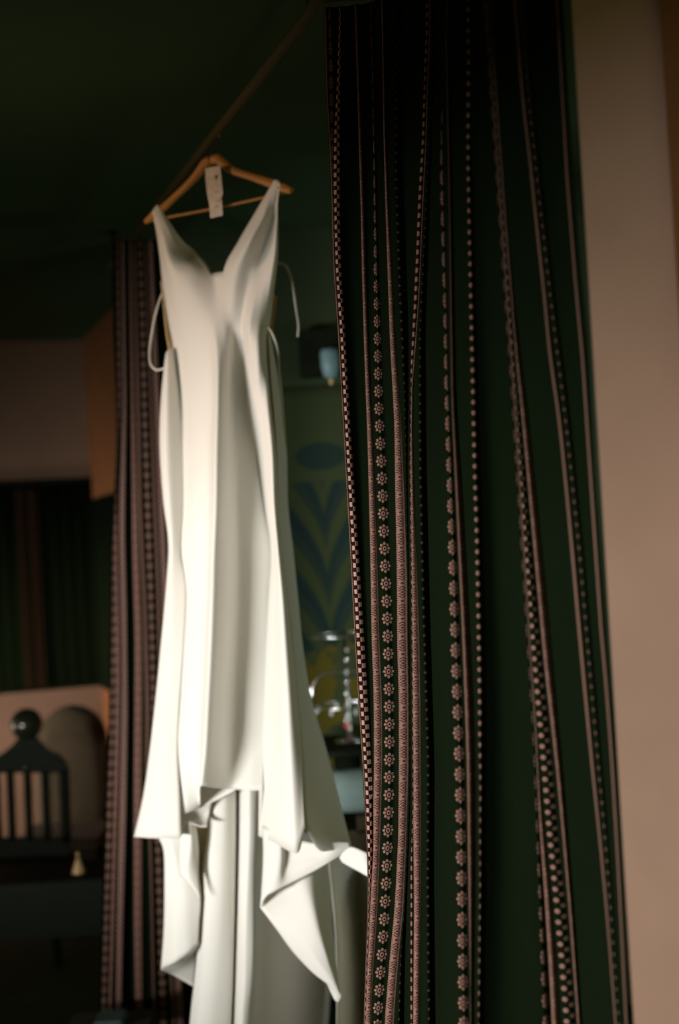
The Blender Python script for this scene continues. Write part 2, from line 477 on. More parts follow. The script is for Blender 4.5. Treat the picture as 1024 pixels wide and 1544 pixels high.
near_bands = [
 ('line', 2.600, [(20, 491, 1.6), (150, 494, 1.6), (230, 499, 2), (300, 501.5, 2), (400, 504, 2.2), (500, 511, 2), (650, 519, 2), (850, 530.5, 1.6), (1000, 538, 1.4), (1200, 551, 1), (1540, 549.5, .8)]),
 ('rosette', 2.600, [(20, 497, 3), (90, 499, 7), (160, 499.5, 8), (215, 501, 6), (250, 502, 1.2), (400, 505.6, .3), (1540, 551, .3)]),
 ('check', 2.596, [(20, 513, 2), (120, 511, 4), (190, 508, 7), (240, 508, 9), (330, 508, 9), (420, 511, 8), (500, 517, 7), (650, 525, 8), (850, 537, 10), (1000, 545, 13), (1106, 551, 13), (1212, 557, 12), (1290, 558.5, 9), (1319, 558, 5), (1382, 556, 3), (1540, 550.5, 1)]),
 ('lace', 2.592, [(30, 537, 2), (150, 541, 2.5), (300, 546, 4), (420, 549, 5), (553, 553.5, 6), (660, 558.5, 8), (819, 563.5, 10), (952, 566, 11), (1053, 570, 12), (1159, 570.5, 12), (1265, 568, 11), (1372, 564, 11), (1478, 557, 10), (1540, 556, 10)]),
 ('rosette', 2.585, [(30, 560, .6), (212, 564, 1.5), (330, 566, 4), (400, 567, 7), (521, 569.5, 12), (622, 571.5, 15), (718, 576, 17), (819, 579.5, 17), (925, 584, 17), (1032, 586.5, 17), (1106, 587.5, 17), (1212, 586.5, 17), (1319, 583, 17), (1396, 579, 17), (1478, 573, 16), (1540, 569, 16)]),
 ('lace', 2.560, [(32, 577, 1.5), (212, 580, 2), (319, 584, 4), (425, 589, 7), (516, 592.5, 8), (633, 600, 10), (739, 603, 13), (872, 606.5, 15), (978, 607, 15), (1053, 609, 14), (1159, 609, 14), (1265, 607, 12), (1372, 602, 13), (1451, 594, 13), (1540, 587, 13)]),
 ('dots', 2.54, [(32, 598, 8), (250, 600, 12), (425, 606, 14), (516, 610, 12), (600, 612.5, 7), (700, 613, 3), (900, 616, 2), (1200, 618, 2), (1330, 613, 3), (1430, 607, 7), (1540, 604, 9)], 0.014),
 ('check1', 2.47, [(32, 645, 4), (106, 642, 4), (212, 639, 5), (297, 634, 6), (399, 630, 6), (462, 627, 6), (526, 623, 4), (600, 618, 2), (800, 616, 1.5), (1200, 621, 2), (1540, 621, 3)]),
 ('lace', 2.46, [(32, 649, 1), (300, 638, .6), (462, 630, .6), (526, 625, 2), (595, 619.5, 3), (712, 620.5, 7), (819, 622.5, 10), (952, 625.5, 13), (1053, 627.5, 13), (1159, 628.5, 12), (1265, 629.5, 11), (1372, 630, 10), (1540, 628, 9)]),
 ('dots', 2.44, [(32, 655, 3), (300, 645, 7), (500, 636, 10), (712, 637, 12), (925, 642, 12), (1053, 646, 12), (1159, 649, 12), (1319, 648, 12), (1540, 650, 12)], 0.014),
 ('rosette', 2.20, [(30, 661, 3), (133, 663.5, 4), (239, 666, 5), (372, 669, 5), (478, 672, 5), (553, 673, 5.5), (633, 675.5, 8), (712, 678.5, 10), (819, 682, 13), (952, 686, 15), (1053, 689.5, 16), (1159, 693, 16), (1319, 696, 16), (1478, 698, 16), (1540, 699, 16)]),
 ('lace', 2.17, [(30, 672, 1), (300, 678, 1), (600, 683, 3), (766, 693, 8), (952, 703, 11), (1053, 708, 13), (1159, 711, 12), (1319, 712, 10), (1540, 711, 7)], 0.014),
 ('speck1', 2.12, [(30, 706, 3), (133, 706.5, 5), (239, 706, 5), (319, 707.5, 5), (451, 710.5, 6), (553, 713, 7), (712, 716.5, 7), (819, 720, 7), (978, 723, 7), (1053, 724, 6), (1212, 723.5, 6), (1319, 721.5, 6), (1451, 719.5, 6), (1540, 718, 6)]),
 ('rosette', 2.09, [(53, 733, .5), (600, 772, .6), (978, 796, .8), (1106, 804.5, 1.4), (1239, 810, 2.4), (1345, 815.5, 7), (1478, 821.5, 11), (1540, 824, 12)], 0.008),
 ('lace', 2.08, [(53, 733.8, .6), (600, 773.2, .8), (978, 797.6, 1.2), (1106, 807, 3.5), (1239, 816, 7.5), (1345, 826, 10), (1478, 835, 11), (1540, 838, 11)], 0.006),
 ('speck', 2.07, [(53, 735.5, 2), (175, 744, 4), (319, 755, 6), (452, 765, 7), (532, 771, 8), (633, 780, 10), (739, 788.5, 12), (872, 799.5, 14), (978, 808, 16), (1053, 815, 17), (1159, 825, 17), (1265, 833.5, 17), (1372, 845, 18), (1478, 854, 18), (1540, 859, 18)]),
 ('lace', 2.05, [(53, 737.5, 1), (319, 760, 2), (425, 768, 4), (532, 779, 7), (633, 791, 9), (739, 801, 10), (872, 814, 12), (978, 824, 12), (1053, 832, 9), (1159, 843, 7), (1265, 852, 5), (1372, 861, 4), (1540, 873, 3)], 0.008),
 ('line', 1.96, [(30, 778, .6), (149, 788, .8), (239, 799, 1.2), (345, 810, 2), (452, 822, 2.4), (527, 828.5, 2.5), (633, 844, 3), (739, 855, 3.4), (845, 865, 4), (952, 874.5, 4.4), (1053, 884, 4), (1159, 894, 3), (1265, 905, 2.2), (1372, 915, 1.2), (1540, 928, .5)]),
 ('dots', 1.955, [(30, 786, 3), (239, 808, 6), (452, 832, 7), (633, 855, 8), (845, 877, 8), (1053, 895, 8), (1265, 914, 7), (1372, 922, 6), (1540, 934, 4)]),
 ('line', 1.925, [(30, 841, 1), (159, 849, 1.2), (266, 855, 1.5), (425, 868, 2), (553, 880, 2.6), (659, 887, 3), (819, 898, 3), (952, 907, 2.6), (1027, 914, 2.4), (1133, 922, 2), (1300, 932, 1.6), (1540, 944, .5)]),
]
near_left = (2.603, [(20, 489.5), (150, 492.5), (230, 497), (300, 500), (400, 502.5), (500, 509.5), (650, 518), (850, 529), (1000, 537), (1106, 543.5), (1212, 550), (1319, 555), (1382, 554), (1478, 550.5), (1540, 548.5)])
near_right = (1.915, [(53, 851), (212, 861), (399, 875), (494, 885), (553, 889), (712, 897), (845, 907), (978, 917), (1053, 922), (1159, 929), (1265, 934.5), (1372, 940), (1478, 945), (1540, 948)])
nc_o, nsec, nzs = curtain('curtain', [near_left, near_right], near_bands, 0.03, RAILZ - 0.012, 190, 0.24,
    'long dark folk-patterned curtain in front at the right, pink rosette and check bands in focus', None, 3)

far_bands = [
 ('rosette', 4.44, [(370, 176, 2), (600, 180, 3), (821, 171, 4), (962, 171.5, 7), (1070, 169.5, 9), (1211, 165.5, 9), (1317, 162.5, 9), (1388, 160, 9), (1540, 156, 9)]),
 ('lace', 4.44, [(370, 178, 1), (600, 182, 2), (741, 174.5, 3), (821, 175, 5), (962, 178, 6), (1035, 178.5, 6), (1176, 176, 6), (1282, 173, 5), (1540, 166, 5)]),
 ('check', 4.45, [(370, 185, 3), (600, 188, 5), (800, 184, 8), (922, 186, 10), (1070, 187, 11), (1211, 185, 11), (1400, 181, 9), (1540, 179, 8)]),
 ('lace', 4.47, [(370, 196, 3), (600, 200, 5), (740, 203, 7), (841, 205, 9), (962, 209, 10), (1070, 209, 11), (1176, 208, 11), (1282, 208, 11), (1388, 208, 11), (1540, 210, 10)]),
 ('line', 4.47, [(370, 203, 2), (640, 209.5, 4), (761, 211.5, 4), (922, 219, 4), (1070, 223, 5), (1159, 222, 4), (1300, 228, 3), (1540, 233, 3)]),
 ('rosette', 4.48, [(370, 211, 6), (480, 215, 8), (640, 219, 9), (761, 223, 10), (882, 227, 10), (1018, 230.5, 9), (1088, 232, 9), (1317, 240, 11), (1540, 247, 11)]),
 ('line', 4.48, [(370, 219, 1.5), (640, 229.5, 3), (761, 234, 4), (882, 239, 4), (1018, 242, 4), (1317, 252, 4), (1540, 262, 4)]),
 ('check', 4.49, [(370, 227, 6), (640, 238, 8), (761, 243, 9), (882, 248, 10), (1018, 252, 10), (1317, 261, 10), (1540, 272, 10)]),
]
far_left = (4.43, [(370, 170), (498, 171), (617, 176), (690, 176), (741, 172), (821, 168), (962, 166), (1098, 164), (1176, 160), (1317, 156), (1423, 153), (1540, 149)])
far_right = (4.56, [(370, 262), (700, 268), (1000, 274), (1300, 282), (1540, 292)])
fc_o, fsec, fzs = curtain('curtain', [far_left, far_right], far_bands, 0.03, RAILZ - 0.012, 120, 0.45,
    'narrow dark patterned curtain hanging behind the left side of the white dress', None, 7)

# rail: dark round pole that both curtains and the hanger hang from
nr = Vector((nsec[-1][0][-1], nsec[-1][1][-1], RAILZ + 0.012))
rail = thing('curtain_rail', 'dark round curtain rail running under the ceiling above the hanger', 'curtain rail')
pts = [rail_at(5.0), rail_at(4.4), rail_at(3.5), rail_at(2.75), rail_at(2.6)]
pts = [p + Vector((0, 0, 0.008)) for p in pts]
zt = RAILZ + 0.008
top = [Vector((s[0][-1], s[1][-1], zt)) for s in nsec]
pts += [top[len(top) // 3], top[len(top) * 2 // 3], top[-1], top[-1] + Vector((0.12, -0.05, 0))]
tube('pole', pts, [0.013] * len(pts), 'pole', rail, up=(0, 0, 1))
for d in (4.9, 2.68):
    p = rail_at(d)
    tube('bracket', [p + Vector((0, 0, 0.01)), Vector((p.x, p.y, CEIL - 0.001))], [0.008, 0.012], 'darkmetal', rail)
p = pts[-2]
tube('bracket', [p, Vector((p.x, p.y, CEIL - 0.001))], [0.008, 0.012], 'darkmetal', rail)

# ------------------------------------------------------------------ hanger
def DB(px, py=600):
    return 3.43 - 0.00096 * (px - 330) - max(0.0, (py - 800)) * 0.00012
hang = thing('clothes_hanger', 'curved wooden clothes hanger with a thin trouser bar holding the dress', 'hanger')
PXM = 3.43 / FPX
def hp(px, py, off=0.0): return P(px, py, DB(px) + off)
L = [(317, 241, 7), (309, 248, 8), (300, 260, 7), (287, 275, 6), (268, 293, 5.5), (249, 311, 6), (231, 326, 7), (219, 335, 4)]
R = [(319, 241, 7), (329, 240, 8), (338, 247, 7.5), (351, 257, 6.5), (375, 265, 6), (400, 273, 7), (425, 282, 8), (440, 288, 5)]
tube('left_arm', [hp(a, b, 0.012) for a, b, c in L], [c * PXM for a, b, c in L], 'wood', hang, flat=0.7)
tube('right_arm', [hp(a, b, 0.012) for a, b, c in R], [c * PXM for a, b, c in R], 'wood', hang, flat=0.7)
tube('trouser_bar', [hp(240, 330, .02), hp(330, 313, .012), hp(428, 291, .02)], [2.1 * PXM] * 3, 'wood', hang)
hk0 = hp(322, 236, 0.012)
rc = rail_at(3.42); rc.z = zt
hook = [hk0, Vector((hk0.x, hk0.y, hk0.z + 0.012)),
        Vector((rc.x + 0.004, rc.y - 0.018, rc.z - 0.022)), Vector((rc.x + 0.006, rc.y - 0.022, rc.z)),
        Vector((rc.x, rc.y - 0.006, rc.z + 0.0185)), Vector((rc.x - 0.006, rc.y + 0.018, rc.z + 0.006)), Vector((rc.x - 0.006, rc.y + 0.02, rc.z - 0.006))]
tube('hook', hook, [0.0022] * len(hook), 'darkmetal', hang, seg=8)
lathe('collar', (hk0.x, hk0.y, hk0.z - 0.006), [(0.006, 0), (0.007, 0.004), (0.005, 0.010), (0.003, 0.012)], 'darkmetal', hang, 14)
seat(hang, hk0)

# ------------------------------------------------------------------ dress
def patch(name, cols, matn, parent, nu=6, nv=6, drop=None, thick=0.0016, base=DB, wob=0.0):
    """cols: list of columns, each a list of (px, py, off); every column has the same number of points"""
    C = np.array([[list(P(x, y, base(x, y) + o)) for x, y, o in c] for c in cols])   # k x m x 3
    A = np.array([cr_line(c, nv) for c in C])                   # k x rows x 3
    B = np.array([pchip(A[:, r, :], nu) for r in range(A.shape[1])])    # rows x cols x 3
    rows, cs = B.shape[0], B.shape[1]
    v = B.reshape(-1, 3)
    f = []
    for r in range(rows - 1):
        for c in range(cs - 1):
            if drop and drop((r + 0.5) / nv, (c + 0.5) / nu): continue
            f.append((r * cs + c, r * cs + c + 1, (r + 1) * cs + c + 1, (r + 1) * cs + c))
    used = sorted({i for q in f for i in q}); mp = {a: i for i, a in enumerate(used)}
    o = pydata(name, [v[i] for i in used], [tuple(mp[i] for i in q) for q in f], matn, parent)
    if thick: solid(o, thick)
    return o

dress = thing('wedding_dress', 'long ivory sleeveless V-neck wedding dress with a train hanging from a wooden hanger', 'dress')
ys = None
X = [
 [(229,320),(235,345),(239,372),(242,396),(244,419),(253,480),(262,528),(270,600),(273,680),(272,760),(266,830),(276,890),(271,980),(263,1060),(258,1130),(263,1232)],
 [(232,315),(242,340),(250,368),(256,392),(264,417),(275,480),(285,530),(290,600),(293,680),(292,760),(288,830),(290,900),(286,980),(281,1060),(277,1130),(283,1225)],
 [(235,311),(250,338),(263,366),(280,390),(292,415),(305,480),(316,530),(320,600),(317,680),(315,760),(313,830),(311,900),(307,980),(303,1060),(300,1130),(300,1217)],
 [(238,309),(255,334),(275,362),(297,382),(318,412),(325,480),(328,530),(328,600),(326,680),(325,760),(322,830),(320,900),(317,980),(313,1060),(309,1130),(303,1185)],
 [(414,271),(400,295),(381,327),(360,363),(337,410),(339,480),(341,530),(342,600),(342,680),(341,760),(340,830),(340,900),(337,980),(333,1060),(330,1130),(325,1188)],
 [(417,271),(407,300),(396,330),(376,366),(358,411),(353,480),(354,530),(356,600),(357,680),(358,760),(360,830),(360,900),(357,980),(354,1060),(352,1130),(352,1190)],
 [(420,273),(413,303),(404,333),(388,370),(376,412),(364,480),(366,530),(370,600),(379,680),(388,760),(396,830),(394,900),(389,980),(385,1060),(383,1130),(381,1192)],
 [(421,274),(415,304),(409,335),(398,373),(388,412),(372,480),(371,530),(374,600),(385,680),(397,760),(410,830),(406,900),(402,980),(400,1060),(398,1130),(396,1192)],
 [(421.6,275),(416,304),(412,335),(404,374),(396,412),(379,480),(377,530),(378,600),(387,680),(397,760),(406,830),(401,900),(396,980),(393,1060),(391,1130),(390,1260)],
 [(422.2,275),(417,305),(415,336),(410,375),(403,412),(390,480),(389,530),(392,600),(400,680),(407,760),(414,830),(414,900),(413,980),(412,1060),(411,1130),(410,1269)],
 [(422.6,276),(418,305),(417,336),(415,376),(410,413),(400,480),(399,530),(403,600),(410,680),(413,760),(419,830),(425,900),(430,980),(435,1060),(438,1130),(447,1287)],
 [(423,277),(419,306),(419,337),(419,378),(416,413),(408,482),(405,530),(410,600),(417,680),(419,760),(424,830),(433,900),(442,980),(449,1060),(455,1130),(460,1250)],
]
O = [
 [0,.02,.03,.045,.055,.055,.05,.045,.04,.04,.035,.03,.02,.02,.02,.02],
 [0,.0,-.005,-.02,-.01,.01,.015,.012,.012,.012,.010,.010,.010,.010,.010,.02],
 [0,.005,.012,.015,.0,-.005,-.004,.0,.0,.004,.004,.004,.005,.008,.010,.03],
 [0,.015,.035,.055,.03,-.01,-.024,-.030,-.032,-.032,-.032,-.034,-.035,-.036,-.036,-.03],
 [0,.01,.018,.02,.01,-.008,-.012,-.010,-.010,-.008,-.008,-.008,-.008,-.008,-.008,-.005],
 [0,.0,-.010,-.025,-.012,.0,.018,.026,.028,.030,.030,.030,.030,.030,.028,.02],
 [0,.005,.015,.010,.012,.008,.022,.036,.042,.044,.044,.042,.040,.036,.034,.025],
 [0,.01,.035,.045,.02,-.008,.008,.030,.045,.052,.054,.050,.046,.042,.040,.03],
 [0,.01,.036,.045,.018,-.018,-.008,.018,.046,.060,.066,.062,.058,.055,.052,.04],
 [0,.01,.026,.022,.006,-.008,-.014,-.004,.008,.014,.020,.020,.018,.016,.016,.012],
 [0,.01,.014,.006,.004,.008,.006,-.004,-.010,-.012,-.010,-.010,-.014,-.018,-.020,-.01],
 [0,.01,.018,.022,.03,.035,.028,.016,.006,.0,.0,.0,.0,-.002,-.004,-.005],
]
cols = [[(x, y, o * (1.1 if y < 450 else 1.3 if y < 500 else 1.7 if y < 590 else 2.2)) for (x, y), o in zip(c, oo)] for c, oo in zip(X, O)]
patch('front_panel', cols, 'crepe', dress, 6, 7, drop=lambda r, c: r < 4 and 3 <= c < 4)

side = [
 [(404,500,.03),(408,560,.024),(412,610,.015),(417.5,680,.007),(419.5,760,.0),(424.5,830,.0),(433.5,900,.0),(442.5,980,.0),(449.5,1060,-.002),(455.5,1130,-.004),(460.5,1250,-.005)],
 [(405,500,.06),(411,560,.06),(418,610,.06),(425,680,.065),(427,760,.07),(432,830,.075),(441,900,.08),(450,980,.085),(460,1060,.09),(474,1130,.095),(487,1284,.06)],
 [(407,500,.09),(417,560,.11),(424,610,.12),(432,680,.14),(434,760,.15),(442,830,.17),(449,900,.18),(457,980,.19),(471,1060,.20),(492,1130,.20),(530,1277,.16)],
]
patch('right_side_panel', side, 'crepe', dress, 6, 6)
left = [
 [(250,532,.055),(243,600,.055),(241,670,.05),(246,750,.045),(254,815,.04),(252,870,.035),(242,980,.03),(234,1060,.03),(226,1130,.03),(216,1200,.03),(202,1262,.03)],
 [(254,528,.04),(252,600,.030),(252,680,.030),(256,760,.030),(260,820,.030),(260,880,.025),(256,980,.018),(250,1060,.016),(245,1130,.012),(242,1200,.010),(238,1264,.010)],
 [(262,525,.075),(272,600,.085),(276,680,.080),(276,760,.070),(272,830,.050),(281,890,.045),(277,980,.032),(271,1060,.028),(268,1130,.026),(271,1200,.024),(273,1263,.022)],
]
patch('left_side_panel', left, 'crepe', dress, 6, 6)
patch('hem_underlay', [
 [(262,1165,.05),(261,1190,.05),(262,1233,.05)],
 [(285,1165,.07),(285,1190,.07),(286,1225,.07)],
 [(303,1165,.085),(303,1190,.085),(304,1216,.082)],
 [(328,1165,.10),(328,1185,.098),(328,1206,.094)],
 [(362,1165,.11),(361,1180,.11),(357,1190,.105)]], 'crepe', dress, 5, 5)
patch('hem_turning', [
 [(261,1231,.045),(263,1240,.06),(268,1262,.05)],
 [(285,1222,.07),(286,1233,.09),(288,1242,.055)],
 [(302,1214,.08),(302,1232,.10),(303,1247,.06)],
 [(320,1206,.09),(316,1226,.11),(312,1247,.07)]], 'crepe', dress, 5, 5)
# train
patch('train_left_fold', [
 [(270,1236,.06),(270,1265,.07),(270,1296,.075),(271,1319,.08)],
 [(286,1238,.055),(288,1270,.06),(284,1305,.065),(284,1330,.07)],
 [(295,1240,.09),(299,1275,.095),(299,1315,.09),(303,1357,.08)]], 'crepe', dress, 5, 5)
patch('train_inner_fold', [
 [(290,1225,.16),(292,1270,.16),(297,1310,.14),(301,1358,.11)],
 [(305,1215,.20),(306,1270,.20),(305,1310,.18),(303,1359,.13)],
 [(322,1205,.24),(318,1260,.24),(312,1310,.22),(306,1360,.16)]], 'lining_and_shade', dress, 4, 4)  # tan colour stands in for the shade deep in this fold
patch('train_left_flap', [
 [(239,1262,.10),(247,1285,.105),(248,1340,.11),(247,1400,.11),(243,1460,.11)],
 [(256,1262,.09),(264,1290,.09),(267,1340,.09),(266,1400,.09),(267,1449,.09)],
 [(272,1262,.10),(279,1290,.105),(285,1345,.10),(284,1395,.10),(284,1437,.10)],
 [(285,1262,.11),(294,1290,.125),(303,1350,.12),(301,1390,.12),(299,1423,.12)]], 'crepe', dress, 6, 6)
patch('train_left_underside', [
 [(242,1460,.11),(243,1461,.112),(244,1463,.115)],
 [(268,1446,.10),(266,1460,.16),(263,1471,.17)],
 [(301,1420,.125),(298,1452,.21),(294,1489,.22)]], 'crepe', dress, 6, 5)
tr = [
 [(316,1180),(313,1250),(306,1310),(302,1370),(298,1430),(293,1480),(287,1534),(279,1640)],
 [(325,1180),(323,1250),(317,1310),(314,1370),(311,1430),(307,1480),(302,1534),(296,1640)],
 [(338,1180),(337,1250),(334,1310),(332,1370),(329,1430),(326,1480),(322,1534),(316,1640)],
 [(353,1180),(353,1250),(352,1310),(351,1370),(350,1430),(349,1480),(346,1534),(341,1640)],
 [(359,1180),(359,1250),(358,1310),(357,1370),(355,1430),(354,1480),(352,1534),(348,1640)],
 [(366,1180),(365,1250),(364,1310),(362,1370),(361,1430),(359,1480),(357,1534),(353,1640)],
 [(376,1180),(376,1250),(374,1310),(372,1370),(371,1430),(370,1480),(366,1534),(361,1640)],
 [(384,1180),(384,1250),(382,1310),(381,1370),(381,1430),(379,1480),(374,1534),(368,1640)],
 [(394,1180),(391,1250),(388,1310),(388,1370),(387,1430),(385,1480),(381,1534),(375,1640)],
]
to = [[.15]*8, [.125]*8, [.135]*8, [.17]*8, [.22]*8, [.15]*8, [.13]*8, [.142]*8, [.165]*8]
patch('train_centre', [[(x, y, o) for (x, y), o in zip(c, oo)] for c, oo in zip(tr, to)], 'crepe', dress, 6, 6)
patch('train_right_underside', [
 [(384,1230,.18),(382,1300,.18),(384,1400,.18),(384,1470,.18),(378,1560,.16),(374,1640,.16)],
 [(410,1230,.30),(410,1300,.30),(410,1400,.30),(408,1470,.30),(404,1560,.30),(400,1640,.30)],
 [(440,1250,.42),(440,1300,.42),(442,1400,.42),(440,1470,.42),(436,1560,.42),(432,1640,.42)],
 [(476,1260,.62),(476,1320,.62),(478,1400,.62),(474,1470,.62),(468,1560,.62),(462,1640,.62)],
 [(500,1290,.80),(500,1330,.80),(502,1400,.80),(500,1470,.80),(494,1560,.80),(488,1640,.80)]], 'crepe', dress, 6, 5)
patch('train_right_overlay', [
 [(396,1245,.06),(397,1290,.06),(395,1335,.06),(392.5,1369,.06)],
 [(409,1250,.035),(410,1290,.035),(407,1325,.035),(401,1352,.04)],
 [(424,1255,.04),(424,1292,.04),(421,1320,.04),(419,1342,.045)],
 [(430,1260,.065),(432,1292,.065),(432,1315,.06),(436,1333,.06)],
 [(480,1272,.085),(476,1290,.085),(470,1302,.08),(464,1319,.08)],
 [(505,1270,.10),(504,1282,.10),(502,1290,.10),(498,1299,.10)],
 [(528,1270,.13),(529,1275,.13),(529,1278,.13),(528,1281,.13)]], 'crepe', dress, 5, 5)
patch('train_right_flap', [
 [(391.5,1367,.065),(418,1402,.075),(441,1434,.08),(470,1465,.085),(493,1483,.09),(509,1497,.10)],
 [(424,1336,.10),(444,1382,.075),(462,1420,.07),(484,1455,.075),(500,1478,.085),(510,1498,.10)],
 [(454,1314,.11),(468,1360,.085),(480,1405,.08),(494,1448,.085),(504,1476,.09),(511,1499,.10)],
 [(476,1300,.15),(484,1350,.13),(492,1398,.12),(500,1444,.11),(506,1475,.10),(512,1500,.10)],
 [(494,1288,.24),(498,1345,.22),(501,1390,.18),(505.5,1440,.15),(508.5,1475,.13),(513,1500,.11)]], 'crepe', dress, 6, 6)
patch('train_tip', [
 [(493,1482,.12),(499,1496,.12),(505,1508,.12)],
 [(502,1488,.11),(506,1499,.115),(510,1511,.115)],
 [(513,1495,.12),(515,1499,.12),(513,1509,.12)]], 'crepe', dress, 4, 4)
patch('train_far_fold', [
 [(512,1293,.10),(514,1297,.10),(516,1300,.10)],
 [(520,1282,.085),(524,1294,.08),(528,1307,.085)],
 [(531,1277,.075),(536,1294,.07),(541,1314,.075)],
 [(554,1286,.07),(555,1304,.065),(556,1322,.07)],
 [(575,1298,.09),(576,1315,.085),(577,1334,.09)]], 'crepe', dress, 5, 5)
patch('train_far_underside', [
 [(494,1285,.34),(500,1340,.34),(506,1410,.34),(508,1500,.34),(508,1640,.34)],
 [(512,1287,.50),(518,1340,.50),(524,1410,.50),(528,1500,.50),(528,1640,.50)],
 [(541,1300,.78),(545,1345,.78),(550,1410,.78),(554,1500,.78),(554,1640,.78)],
 [(560,1310,.60),(563,1350,.60),(568,1410,.60),(570,1500,.60),(570,1640,.60)],
 [(585,1320,.50),(586,1360,.50),(590,1410,.50),(592,1500,.50),(592,1640,.50)]], 'crepe', dress, 5, 5)
# back bodice seen at both sides of the waist
patch('back_bodice', [
 [(242,424,.10),(245.5,460,.11),(249,495,.11),(254,530,.10)],
 [(262,424,.13),(266,460,.14),(268,495,.14),(272,530,.12)],
 [(330,440,.16),(330,470,.17),(331,500,.17),(333,530,.15)],
 [(400,440,.13),(400,465,.14),(400,490,.14),(398,530,.12)],
 [(418,446,.10),(415,465,.11),(413,485,.11),(408,530,.09)]], 'lining_and_shade', dress, 6, 6)
def ribbon(pts, wpx, name='ribbon'):
    """narrow flat hanging tie"""
    data = cr_line([list(P(x, y, DB(x) + o)) for x, y, o in pts], 6)
    v, f = [], []
    hw = wpx * PXM / 2
    for i, q in enumerate(data):
        a = Vector(data[max(0, i - 1)]); b = Vector(data[min(len(data) - 1, i + 1)])
        t = (b - a).normalized(); s = t.cross(Vector((0, 1, 0))).normalized()
        s = (s + Vector((0, .4 * math.sin(i * .3), 0))).normalized()
        v += [Vector(q) - s * hw, Vector(q) + s * hw]
    for i in range(len(data) - 1):
        f.append((2 * i, 2 * i + 1, 2 * i + 3, 2 * i + 2))
    o = pydata(name, v, f, 'ribbon', dress); solid(o, 0.001); return o
ribbon([(245,442,.09),(241,452,.09),(235.5,470,.09),(230,496,.09),(226,528,.09),(227,548,.09),(234,557,.09),(243,557,.09),(250,553,.09)], 3.2)
ribbon([(418,396,.10),(430,400,.10),(438,416,.10),(443,441,.10),(447,468,.10),(450,490,.10),(449,508,.10)], 3.4)
ribbon([(404,492,.02),(409,499,.01),(414,511,.02),(419,530,.05),(421,560,.08),(425,600,.10),(429,650,.12),(431,700,.13),(431.5,740,.13),(429,775,.14),(425.5,799,.14)], 3.2)
seat(dress, hp(330, 300))

# ------------------------------------------------------------------ paper tags on the hanger
def card(name, pts, off, parent, matn='paper'):
    f = [P(x, y, DB(x) + off) for x, y in pts]; b = [P(x, y, DB(x) + off + 0.0012) for x, y in pts]
    n = len(pts)
    fs = [tuple(range(n)), tuple(range(2 * n - 1, n - 1, -1))] + [(i, n + i, n + (i + 1) % n, (i + 1) % n) for i in range(n)]
    return pydata(name, f + b, fs, matn, parent, smooth=False)
tagr = thing('garment_tag', 'crumpled white paper tag hanging from the neck of the wooden hanger', 'tag')
card('upper_slip', [(309.5,254),(321,251.5),(332,250),(333.5,264),(335,280),(336.3,291),(334,298),(326,304),(315,306),(312,290),(309.8,268)], -0.022, tagr)
card('lower_slip', [(315,300),(334,296),(335,310),(336,325),(327,327),(317,329),(316,314)], -0.016, tagr)
card('printed_mark', [(324,264),(327,263.6),(327.5,270),(324.5,270.4)], -0.0236, tagr, 'ink')
card('printed_mark', [(322,289),(330,288.4),(330,289.4),(322,290)], -0.0236, tagr, 'ink')
card('printed_mark', [(324,311.4),(328,310),(328.2,311.2),(324.4,312.6)], -0.0172, tagr, 'ink')
seat(tagr, hp(321, 250, -0.022))

# ------------------------------------------------------------------ alcove: tapestry, wall lamp, side table, candelabra, bed
def tapestry_mat():
    m = mat('woven_mural', (0.034, 0.046, 0.020), 0.95, spec=0.05)
    nt = m.node_tree; b = nt.nodes['Principled BSDF']
    uv = nt.nodes.new('ShaderNodeUVMap'); sp = nt.nodes.new('ShaderNodeSeparateXYZ'); nt.links.new(uv.outputs[0], sp.inputs[0])
    x, y = N(nt, sp.outputs[0]), N(nt, sp.outputs[1])      # metres from the motif axis / up
    ax = x.f('ABSOLUTE')
    s = (ax + 0.004).f('SQRT')
    ph = (y * 30.0 - s * 26.0)
    leaf = (ph.f('SINE') * 0.5 + 0.5)
    inside = ((y + 0.22).f('ABSOLUTE').lt(0.30)) * ax.lt(0.20)
    rib = ((ph * 2.0).f('SINE')).gt(0.90) * 0.6
    fl = (x * x * 0.6 + (y - 0.17) * (y - 0.17) * 2.0).f('SQRT').lt(0.070)
    stem = ax.lt(0.012)
    mask = (leaf.gt(0.42) * (1.0 - rib) * inside).mx(fl * 0.9)
    nz = nt.nodes.new('ShaderNodeTexNoise'); nz.inputs['Scale'].default_value = 9
    nt.links.new(uv.outputs[0], nz.inputs['Vector'])
    ochre = (y.lt(-0.50)) * N(nt, nz.outputs[0]).gt(0.50)
    m1 = nt.nodes.new('ShaderNodeMix'); m1.data_type = 'RGBA'
    m1.inputs[6].default_value = (0.034, 0.046, 0.020, 1); m1.inputs[7].default_value = (0.013, 0.026, 0.024, 1)
    nt.links.new(mask.k, m1.inputs[0])
    m2 = nt.nodes.new('ShaderNodeMix'); m2.data_type = 'RGBA'
    m2.inputs[7].default_value = (0.075, 0.062, 0.010, 1)
    nt.links.new(ochre.k, m2.inputs[0]); nt.links.new(m1.outputs[2], m2.inputs[6])
    nt.links.new(m2.outputs[2], b.inputs['Base Color'])
    return m
M['mural'] = tapestry_mat()
TY = 5.043
ctr = P(488, 760, TY)
hw, t0, t1 = 0.42, -0.95, 0.42
v, f, uvs = [], [], []
nx = 14; nzv = 30
for j in range(nzv + 1):
    for i in range(nx + 1):
        xx = -hw + 2 * hw * i / nx; zz = t0 + (t1 - t0) * j / nzv
        v.append((ctr.x + xx, TY + 0.003 * math.sin(i * 1.3), ctr.z + zz)); uvs.append((xx, zz))
